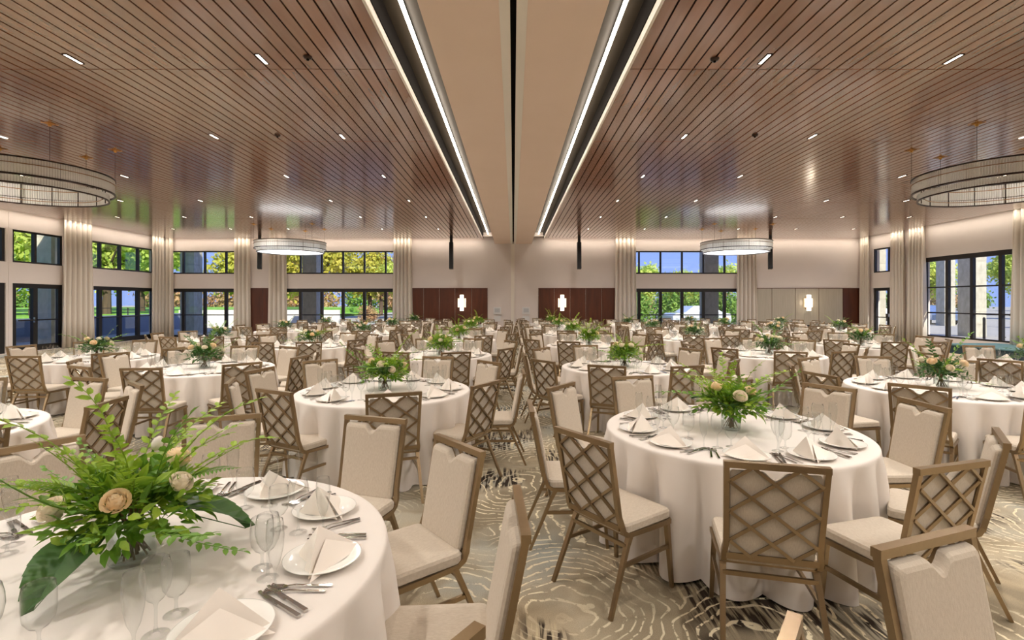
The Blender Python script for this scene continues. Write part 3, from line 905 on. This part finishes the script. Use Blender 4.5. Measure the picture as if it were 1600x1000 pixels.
def cloth_mesh(seed):
    R = random.Random(seed); mb = MB(); n = 190
    nf = R.choice((20, 21, 22)); ph = R.uniform(0, 6)
    w = [R.uniform(.6,1.25) for _ in range(nf)]
    prof = [(0,0,.756),(.5,0,.756),(.88,0,.756),(.9,0,.755),(.908,.0,.750),(.9115,.01,.742),(.913,.03,.728),(.915,.20,.69),(.919,.50,.60),(.926,.74,.46),(.936,.90,.28),(.944,1.0,.12),(.948,1.03,.012)]
    for r, am, z in prof:
        for j in range(n):
            a = 2*PI*j/n
            u = (a/(2*PI))*nf + .35*sin(2*a+ph)
            f = (2*abs(sin(PI*u))-1)*w[int(u) % nf]
            rr_ = r + am*.075*(f-.35) + am*.015*sin(5*a+ph)
            mb.v.append((rr_*cos(a), rr_*sin(a), z + (.008*sin(3*a+ph) if z < .05 else 0)))
    for i in range(len(prof)-1):
        for j in range(n):
            a = i*n+j; b_ = i*n+(j+1) % n; mb.f.append((a, b_, b_+n, a+n))
    return mb.mesh('tablecloth', M['linen'], True)
CLOTH = [cloth_mesh(i) for i in range(4)]
TOP = MB().lathe([(0,.72),(.885,.72),(.885,.745),(0,.745)], 48).mesh('tabletop', M['panel_wood'])
PED = MB().lathe([(.3,0),(.3,.03),(.06,.08),(.05,.66),(.25,.72)], 20, close=True).mesh('pedestal', M['black'])

# tableware -----------------------------------------------------------
PLATE = MB().lathe([(0,.004),(.07,.003),(.085,0),(.09,.004),(.135,.018),(.138,.021),(.134,.022),(.09,.009),(.07,.006),(0,.006)], 36).mesh('dinner_plate', M['china'], True)
def napkin_mesh(seed):
    R = random.Random(seed); mb = MB()
    ap = Vector((R.uniform(-.02,.02), .03, .125)); N = 8
    A, B, C_ = Vector((-.15,-.055,.004)), Vector((.15,-.055,.004)), Vector((0,.12,.004))
    def tri(p, q, a, bulge, nrm):
        idx = {}
        for i in range(N+1):
            for j in range(N+1-i):
                u, v = i/N, j/N
                pt = p*(1-u-v) + q*u + a*v
                k_ = (1-u-v)*u*4
                fold = .010*sin((u-(1-u-v))*5.0 + seed)*(1-v)
                pt = pt + nrm*(bulge*k_*(1-v) + fold*k_)
                idx[i,j] = len(mb.v); mb.v.append(tuple(pt))
        for i in range(N):
            for j in range(N-i):
                mb.f.append((idx[i,j], idx[i+1,j], idx[i,j+1]))
                if j < N-i-1: mb.f.append((idx[i+1,j], idx[i+1,j+1], idx[i,j+1]))
    tri(A, B, ap, -.018, Vector((0,-1,.6)).normalized())
    tri(B, C_, ap, -.012, Vector((1,.6,.4)).normalized())
    tri(C_, A, ap, -.012, Vector((-1,.6,.4)).normalized())
    # the second fold lying under the front face
    tri(A+Vector((-.02,-.022,0)), B+Vector((.0,-.03,0)), ap*.62+Vector((0,-.025,0)), -.006, Vector((0,-1,.6)).normalized())
    return mb.mesh('napkin', M['napkin'], True)
NAP = [napkin_mesh(i) for i in range(5)]
def tumbler_prof(bowl, stem_h, foot_r):
    p = [(foot_r,.0003),(foot_r*.985,.0018),(foot_r*.9,.0022),(foot_r*.6,.003),(foot_r*.3,.005),(.007,.010),(.0042,.03),(.0042,stem_h-.012),(.008,stem_h)]
    return p + [(r, stem_h+z) for r, z in bowl]
FLUTE = MB().lathe(tumbler_prof([(.017,.02),(.025,.06),(.028,.10),(.026,.14),(.0235,.155),(.0225,.155)], .085, .03), 18).mesh('champagne_flute', M['glass'], True)
WINE = MB().lathe(tumbler_prof([(.022,.012),(.036,.04),(.0415,.07),(.040,.095),(.034,.125),(.033,.125)], .095, .036), 20).mesh('wine_glass', M['glass'], True)
GOBLET = MB().lathe(tumbler_prof([(.024,.010),(.036,.03),(.0395,.06),(.0385,.10),(.036,.125),(.035,.125)], .055, .035), 20).mesh('water_goblet', M['glass'], True)
def fork_mesh():
    mb = MB()
    mb.sweep([(0,-.10,.004),(0,-.04,.006),(0,.02,.009),(0,.045,.006)], .012, .003, (0,0,1), .55)
    mb.add([(-.005,.043,.005),(.005,.043,.005),(.013,.062,.004),(-.013,.062,.004)], [(0,1,2,3)])
    for x in (-.0115,-.004,.004,.0115): mb.sweep([(x,.06,.004),(x,.085,.004),(x,.10,.008)], .0042, .002)
    return mb.mesh('dinner_fork', M['steel'])
def knife_mesh():
    mb = MB()
    mb.sweep([(0,-.115,.005),(0,-.06,.006),(0,-.005,.006)], .015, .008, (0,0,1), .75)
    mb.sweep([(0,-.005,.005),(.001,.05,.005),(.003,.10,.004),(.006,.118,.004)], .018, .002, (0,0,1), .55)
    return mb.mesh('dinner_knife', M['steel'])
FORK, KNIFE = fork_mesh(), knife_mesh()

# centrepieces ---------------------------------------------------------
VASE = MB().lathe([(0,0),(.06,0),(.068,.01),(.070,.13),(.066,.13),(.064,.014),(0,.012)], 24).mesh('vase', M['vase'], True)
def vase_stems():
    mb = MB(); R = random.Random(3)
    for i in range(16):
        a = R.uniform(0, 6.28); r = R.uniform(.01,.06); b_ = a + 2.4
        mb.tube([(r*cos(b_),r*sin(b_),.016),(r*.6*cos(a),r*.6*sin(a),.15),(r*1.6*cos(a),r*1.6*sin(a),.22)], .0035, 5)
    return mb.mesh('stems', M['stem'])
STEMS = vase_stems()
def sprig(seed, L, nl, m, ll, arch):
    """a twig with paired oval leaves, along +x, arching"""
    R = random.Random(seed); pts = []
    for i in range(7):
        t = i/6
        pts.append(Vector((L*t, .04*L*sin(3*t+seed), L*(.55*arch*t - .75*arch*t*t*.5 + (.1 if arch < 0 else .22)*t))))
    mb = MB()
    for i in range(nl):
        t = .12 + .88*i/(nl-1)
        f = t*6; k_ = min(5, int(f)); p = pts[k_].lerp(pts[k_+1], f-k_)
        d = (pts[k_+1]-pts[k_]).normalized(); side = d.cross(Vector((0,0,1))).normalized()
        s_ = 1 if i % 2 else -1
        dd = (d*.75 + side*s_*R.uniform(.7,1.1) + Vector((0,0,R.uniform(-.2,.5)))).normalized()
        if i == nl-1: dd = d
        mb.leaf(p, dd, (R.uniform(-.3,.3),R.uniform(-.3,.3),1), ll*R.uniform(.7,1.15)*(1-.35*t), ll*.55*(1-.3*t), .2)
    mb.tube(pts, .0028, 4, .4)
    return mb.mesh('leafy_stem', m)
SPR = [sprig(1,.40,22,M['leaf_lime'],.052,1.3), sprig(2,.36,20,M['leaf_green'],.056,.9), sprig(3,.34,20,M['leaf_lime'],.048,1.7),
       sprig(4,.42,24,M['leaf_green'],.05,-.5), sprig(5,.30,18,M['leaf_dark'],.06,.7), sprig(6,.38,22,M['leaf_lime'],.045,.4)]
def fern(seed, L, m):
    mb = MB(); pts = [Vector((L*i/12, 0, L*(.55*(i/12) - .45*(i/12)**2))) for i in range(13)]
    for i in range(1, 12):
        d = (pts[i+1]-pts[i]).normalized()
        for s_ in (-1, 1):
            for h in (0, .5):
                w = sin(PI*min(1, (i+h)/12*.9+.1))*L*.22
                mb.leaf(pts[i].lerp(pts[i+1], h), d*.55+Vector((0,s_,.05)), (0,0,1), w, L*.035, .1)
    mb.tube(pts, .002, 4, .4)
    return mb.mesh('fern_frond', m)
FERN = [fern(1,.34,M['leaf_green']), fern(2,.30,M['leaf_lime'])]
def broad():
    mb = MB(); N = 10; L = .26
    for s_ in (-1, 1):
        for i in range(N):
            for a, b_ in ((i/N, (i+1)/N),):
                wv = lambda t: .085*sin(PI*min(1,.12+t*.88))**.8
                z = lambda t: .09*t - .16*t*t
                mb.add([(L*a,0,z(a)),(L*b_,0,z(b_)),(L*(b_+.12),s_*wv(b_),z(b_)+.012),(L*(a+.10),s_*wv(a),z(a)+.012)], [(0,1,2,3)])
    mb.tube([(-.12,0,-.05),(0,0,0),(L,0,.09-.16)], .003, 4, .5)
    return mb.mesh('broad_leaf', M['leaf_dark'])
BROAD = broad()
def rose(m, r=.04, seed=0):
    """a full bloom: nested cupped petals all over a rounded head"""
    R = random.Random(seed); mb = MB()
    mb.lathe([(0,-r*.75),(r*.5,-r*.6),(r*.72,-r*.1),(r*.55,r*.35),(.0,r*.5)], 10)
    for i in range(46):
        z = 1 - 1.45*(i+.5)/46; a = i*2.39996
        q = math.sqrt(max(0, 1-z*z))
        n_ = Vector((q*cos(a), q*sin(a), z)); up = Vector((0,0,1))
        t_ = (up - n_*n_.z); t_ = t_.normalized() if t_.length > .05 else Vector((cos(a), sin(a), 0))
        s_ = n_.cross(t_); k_ = r*(.42+.22*(1-z)/1.45); c0 = n_*r*(.66+.14*(1-z))
        o = len(mb.v)
        for u in (0, .5, 1):
            for v in (-1, -.4, .4, 1):
                p = c0 + t_*(k_*(u*1.25-.45)) + s_*(v*k_*.62*(.7+.5*u)) + n_*(r*(.05+.26*u*u - .12*abs(v)))
                mb.v.append(tuple(p))
        for u in range(2):
            for v in range(3):
                b_ = o+u*4+v; mb.f.append((b_, b_+1, b_+5, b_+4))
    return mb.mesh('rose', m, True)
ROSE = [rose(M['rose_cream'],.042,1), rose(M['rose_peach'],.045,2)]
TULIP = MB().lathe([(0,-.03),(.018,-.022),(.024,.0),(.021,.022),(.008,.036),(0,.038)], 12).mesh('tulip', M['tulip'], True)
def filler(seed, n, R0, mats):
    R = random.Random(seed); mb = MB()
    for i in range(n):
        a = R.uniform(0, 2*PI); u = R.random()**.6; e = R.uniform(-.25, 1.25)
        d = Vector((cos(a)*cos(e), sin(a)*cos(e), sin(e)))
        p = Vector((0,0,.155)) + Vector((d.x*R0*u, d.y*R0*u, d.z*R0*.62*u))
        dd = (d + Vector((R.gauss(0,.5),R.gauss(0,.5),R.gauss(0,.4)))).normalized()
        mb.leaf(p, dd, (R.gauss(0,.4),R.gauss(0,.4),1), R.uniform(.04,.075), R.uniform(.02,.034), .2)
    return mb.mesh('foliage', mats)
FILL = [filler(1, 420, .24, M['leaf_green']), filler(2, 300, .25, M['leaf_lime']), filler(3, 380, .23, M['leaf_dark'])]
FILLFAR = [filler(4, 260, .34, M['leaf_lime']), filler(5, 260, .34, M['leaf_dark'])]

def centrepiece(x, y, label, seed, dist, bright, spread=1.0):
    R = random.Random(seed)
    t = thing('flower_arrangement', label, 'flowers', (x, y, TZ+.007), R.uniform(0,6), 'table centrepieces', spread)
    va_ = put('vase', VASE, t); put('stems', STEMS, va_)
    put('foliage', FILL[0] if bright else FILL[2], t, kind='stuff')
    if bright: put('foliage', FILL[1], t, (0,0,.03), (0,0,1.), kind='stuff')
    ns = 26 if dist < 4.3 else 18 if dist < 7 else 11 if dist < 14 else 7
    for i in range(ns):
        a = 2*PI*i/ns + R.uniform(-.25,.25)
        k_ = R.choice((0,1,2,3,5,0,2)) if bright else R.choice((1,4,4,5,3))
        put('leafy_stem', SPR[k_], t, (.05*cos(a), .05*sin(a), .17), (0, -R.uniform(-.25, .75), a), R.uniform(.75,1.08) if i % 5 else 1.25)
    for i in range(4 if dist < 14 else 2):
        a = R.uniform(0, 6.28)
        put('fern_frond', R.choice(FERN), t, (.05*cos(a), .05*sin(a), .18), (0, -R.uniform(-.15,.7), a), R.uniform(.8,1.1))
    if dist < 7:
        for i in range(3):
            a = 2.2*i + R.uniform(0,.8) + 3.4
            put('broad_leaf', BROAD, t, (.10*cos(a), .10*sin(a), .16), (0, R.uniform(-.1,.25) if dist < 3 else R.uniform(-.75,-.35), a), 1.0 if dist < 3 else .8)
    for i in range(6 if dist < 14 else 4):
        a = 2*PI*i/6 + R.uniform(-.3,.3); e = R.uniform(.35,1.1); r = .20
        put('rose', R.choice(ROSE), t, (r*cos(a)*cos(e)*1.15, r*sin(a)*cos(e)*1.15, .18+r*.85*sin(e)), (0, 1.2-e*.8, a), R.uniform(.72,1.0))
    if dist < 7:
        for a in (.8,): put('tulip', TULIP, t, (.13*cos(a), .13*sin(a), .36), (.25,.3,a), .8)

# ------------------------------------------------------------------ tables and settings
D = math.radians
tables = []
def T(x, y, ph=-106, row='', idx=1, ang=None, rad=None): tables.append(dict(x=x, y=y, ph=ph, row=row, idx=idx, side='lawn' if x < 0 else 'parking', ang=ang, rad=rad or {}))
# the first table's chairs are pushed out unevenly
T(-1.40,1.88,row='aisle',idx=1,ang=[0,39,72,109,144,180,216,252,288,324],rad={2:1.58,3:1.62,0:1.43,1:1.42})
T(-1.38,5.50,row='aisle',idx=2,ang=[-33,3,43,78,106,135,170,203,238,287],rad={0:1.34,8:1.30,9:1.30,5:1.62,3:1.6})
T(-1.30,9.10,-109,'aisle',3); T(-1.35,12.7,-100,'aisle',4); T(-1.37,16.3,-112,'aisle',5); T(-1.38,19.9,-104,'aisle',6)
T(-4.55,3.68,-100,'second',1); T(-4.40,7.30,-118,'second',2); T(-4.35,10.95,-104,'second',3); T(-4.3,14.6,-110,'second',4); T(-4.3,18.2,-98,'second',5); T(-4.2,21.7,-110,'second',6)
T(-7.0,8.6,-117,'third',1); T(-7.1,12.4,-104,'third',2); T(-7.3,16.4,-110,'third',3); T(-7.3,20.0,-102,'third',4)
T(1.62,3.81,-107.5,'aisle',1); T(1.62,7.45,-109,'aisle',2); T(1.63,11.05,-112,'aisle',3); T(1.71,14.7,-104,'aisle',4); T(1.62,18.3,-110,'aisle',5); T(1.62,21.7,-106,'aisle',6)
T(4.72,5.65,-99,'second',1); T(4.6,9.2,-106,'second',2); T(4.55,12.85,-112,'second',3); T(4.5,16.5,-104,'second',4); T(4.5,20.1,-110,'second',5)
T(7.6,7.45,-110,'third',1); T(7.5,11.05,-104,'third',2); T(7.5,14.7,-112,'third',3); T(7.55,18.3,-106,'third',4); T(7.5,21.7,-100,'third',5)
T(10.5,16.5,-108,'fourth',1); T(10.5,20.1,-104,'fourth',2)
for t_ in tables: t_['d'] = math.hypot(t_['x'], t_['y'])
near = sorted(tables, key=lambda q: q['d'])
for i, q in enumerate(near): q['rank'] = i
GLASSY = 30        # tables whose wares are individual objects
CUT = 15           # tables whose cutlery is individual objects
far_mb = {n: MB() for n in ('chair_frames','chair_pads','plates','napkins','glasses','forks','knives')}
def bake(mb, me, loc, rz, s=1.0):
    c, s_ = cos(rz), sin(rz)
    mb.add([(loc[0]+(v.co.x*c-v.co.y*s_)*s, loc[1]+(v.co.x*s_+v.co.y*c)*s, loc[2]+v.co.z*s) for v in me.vertices], [tuple(p.vertices) for p in me.polygons])
def chair_at(x, y, rz, lod, label):
    if lod == 3:
        for nm, me in CH[2]: bake(far_mb['chair_frames' if nm == 'frame' else 'chair_pads'], me, (x, y, 0), rz)
        return
    t = thing('banquet_chair', label, 'chair', (x, y, 0), rz, 'banquet chairs')
    for nm, me in CH[lod]: put(nm, me, t)
cnt = 0
for q in tables:
    x, y, d = q['x'], q['y'], q['d']
    R = random.Random(int(x*100)+int(y*1000))
    tname = '%s %s-row table, %s side' % (ordn[q['idx']], q['row'], q['side'])
    t = thing('round_table', 'round table under a white floor length cloth, ' + tname, 'table', (x, y, 0), R.uniform(0,6), 'round banquet tables')
    put('tablecloth', CLOTH[cnt % 4], t); put('tabletop', TOP, t); put('pedestal', PED, t)
    bright = q['row'] == 'aisle'
    centrepiece(x, y, ('lime green flower centrepiece on ' if bright else 'dark green flower centrepiece on ') + tname, cnt*7+1, d, bright, 1.08 if d < 3 else 1.0)
    angs = q['ang'] or [q['ph'] + 36*k_ + R.uniform(-2.5,2.5) for k_ in range(10)]
    # number the places clockwise (seen from above) from the one nearest the camera
    cam_dir = math.degrees(math.atan2(-y, -x))
    rel = sorted(range(10), key=lambda i: (cam_dir - angs[i] + 18) % 360)
    num = {i: j for j, i in enumerate(rel)}
    lod = 0 if d < 8.3 else 1 if d < 13.5 else 2
    ind = q['rank'] < GLASSY
    for i, a_ in enumerate(angs):
        place = 'nearest place' if num[i] == 0 else '%s place clockwise from nearest' % ordn[num[i]+1]
        where = '%s, %s' % (place, tname)
        a = D(a_)
        r = q['rad'].get(i, 1.48 + R.uniform(-.03,.03)) - .30
        cx, cy = x + r*cos(a), y + r*sin(a)
        chair_at(cx, cy, a + PI/2 + D(R.uniform(-4,4)), lod if ind else 3, 'beige lattice-back chair, ' + where)
        # place setting, facing the centre
        def at(rr, da): 
            b_ = a + D(da); return (x + rr*cos(b_), y + rr*sin(b_), TZ+.0065)
        pz = at(.70, 0); face = a + PI/2
        nz = (pz[0], pz[1], pz[2]+.0065)
        nr = face + R.uniform(-.5,.5); nm_ = R.choice(NAP)
        gl = [('champagne_flute', FLUTE, at(.66, 18), 'champagne flute'), ('wine_glass', WINE, at(.57, 23), 'wine glass'), ('water_goblet', GOBLET, at(.50, 31), 'water goblet')]
        if ind:
            put('dinner_plate', PLATE, None, pz, (0,0,face), None, None, 'white dinner plate, ' + where, 'plate', 'dinner plates')
            put('napkin', nm_, None, nz, (0,0,nr), (.92,.92,.92), None, 'white folded napkin, ' + where, 'napkin', 'folded napkins')
            for nm, me, lo, w in gl:
                put(nm, me, None, (lo[0]+R.uniform(-.012,.012), lo[1]+R.uniform(-.012,.012), lo[2]), (0,0,R.uniform(0,6)), None, None, w+', '+where, 'glass', w+'s on the tables')
        else:
            bake(far_mb['plates'], PLATE, pz, face); bake(far_mb['napkins'], nm_, nz, nr)
            for nm, me, lo, w in gl: bake(far_mb['glasses'], me, lo, 0)
        for j, off in enumerate((0, 2.6)):
            fo, kn = at(.715, -14-off), at(.715, 13.5+off)
            tilt = R.uniform(-.08,.08)
            if q['rank'] < CUT:
                w = ('inner','outer')[j]
                put('dinner_fork', FORK, None, fo, (0,0,face+tilt), None, None, '%s fork, %s' % (w, where), 'fork', 'forks on the tables')
                put('dinner_knife', KNIFE, None, kn, (0,0,face+tilt), None, None, '%s knife, %s' % (w, where), 'knife', 'knives on the tables')
            else:
                bake(far_mb['forks'], FORK, fo, face); bake(far_mb['knives'], KNIFE, kn, face)
    cnt += 1
# two chairs of a table that stands just outside the picture
chair_at(1.437, 1.378, D(200), 0, 'beige lattice-back chair at the bottom edge, its padded front to the camera')
chair_at(.79, .89, D(233), 0, 'beige lattice-back chair of which only a top corner shows, bottom edge')
for nm, m_, lb, ct in (('chair_frames','bronze','frames of the farthest banquet chairs','chairs'),('chair_pads','fabric','pads of the farthest banquet chairs','chairs'),('plates','china','plates on the farthest tables','plates'),
                       ('napkins','napkin','napkins on the farthest tables','napkins'),('glasses','glass','glasses on the farthest tables','glasses'),
                       ('forks','steel','forks on the more distant tables','forks'),('knives','steel','knives on the more distant tables','knives')):
    far_mb[nm].build('distant_'+nm, M[m_], None, smooth=nm not in ('chair_frames','chair_pads','forks','knives'), kind='stuff', label=lb+' toward the far windows', cat=ct)
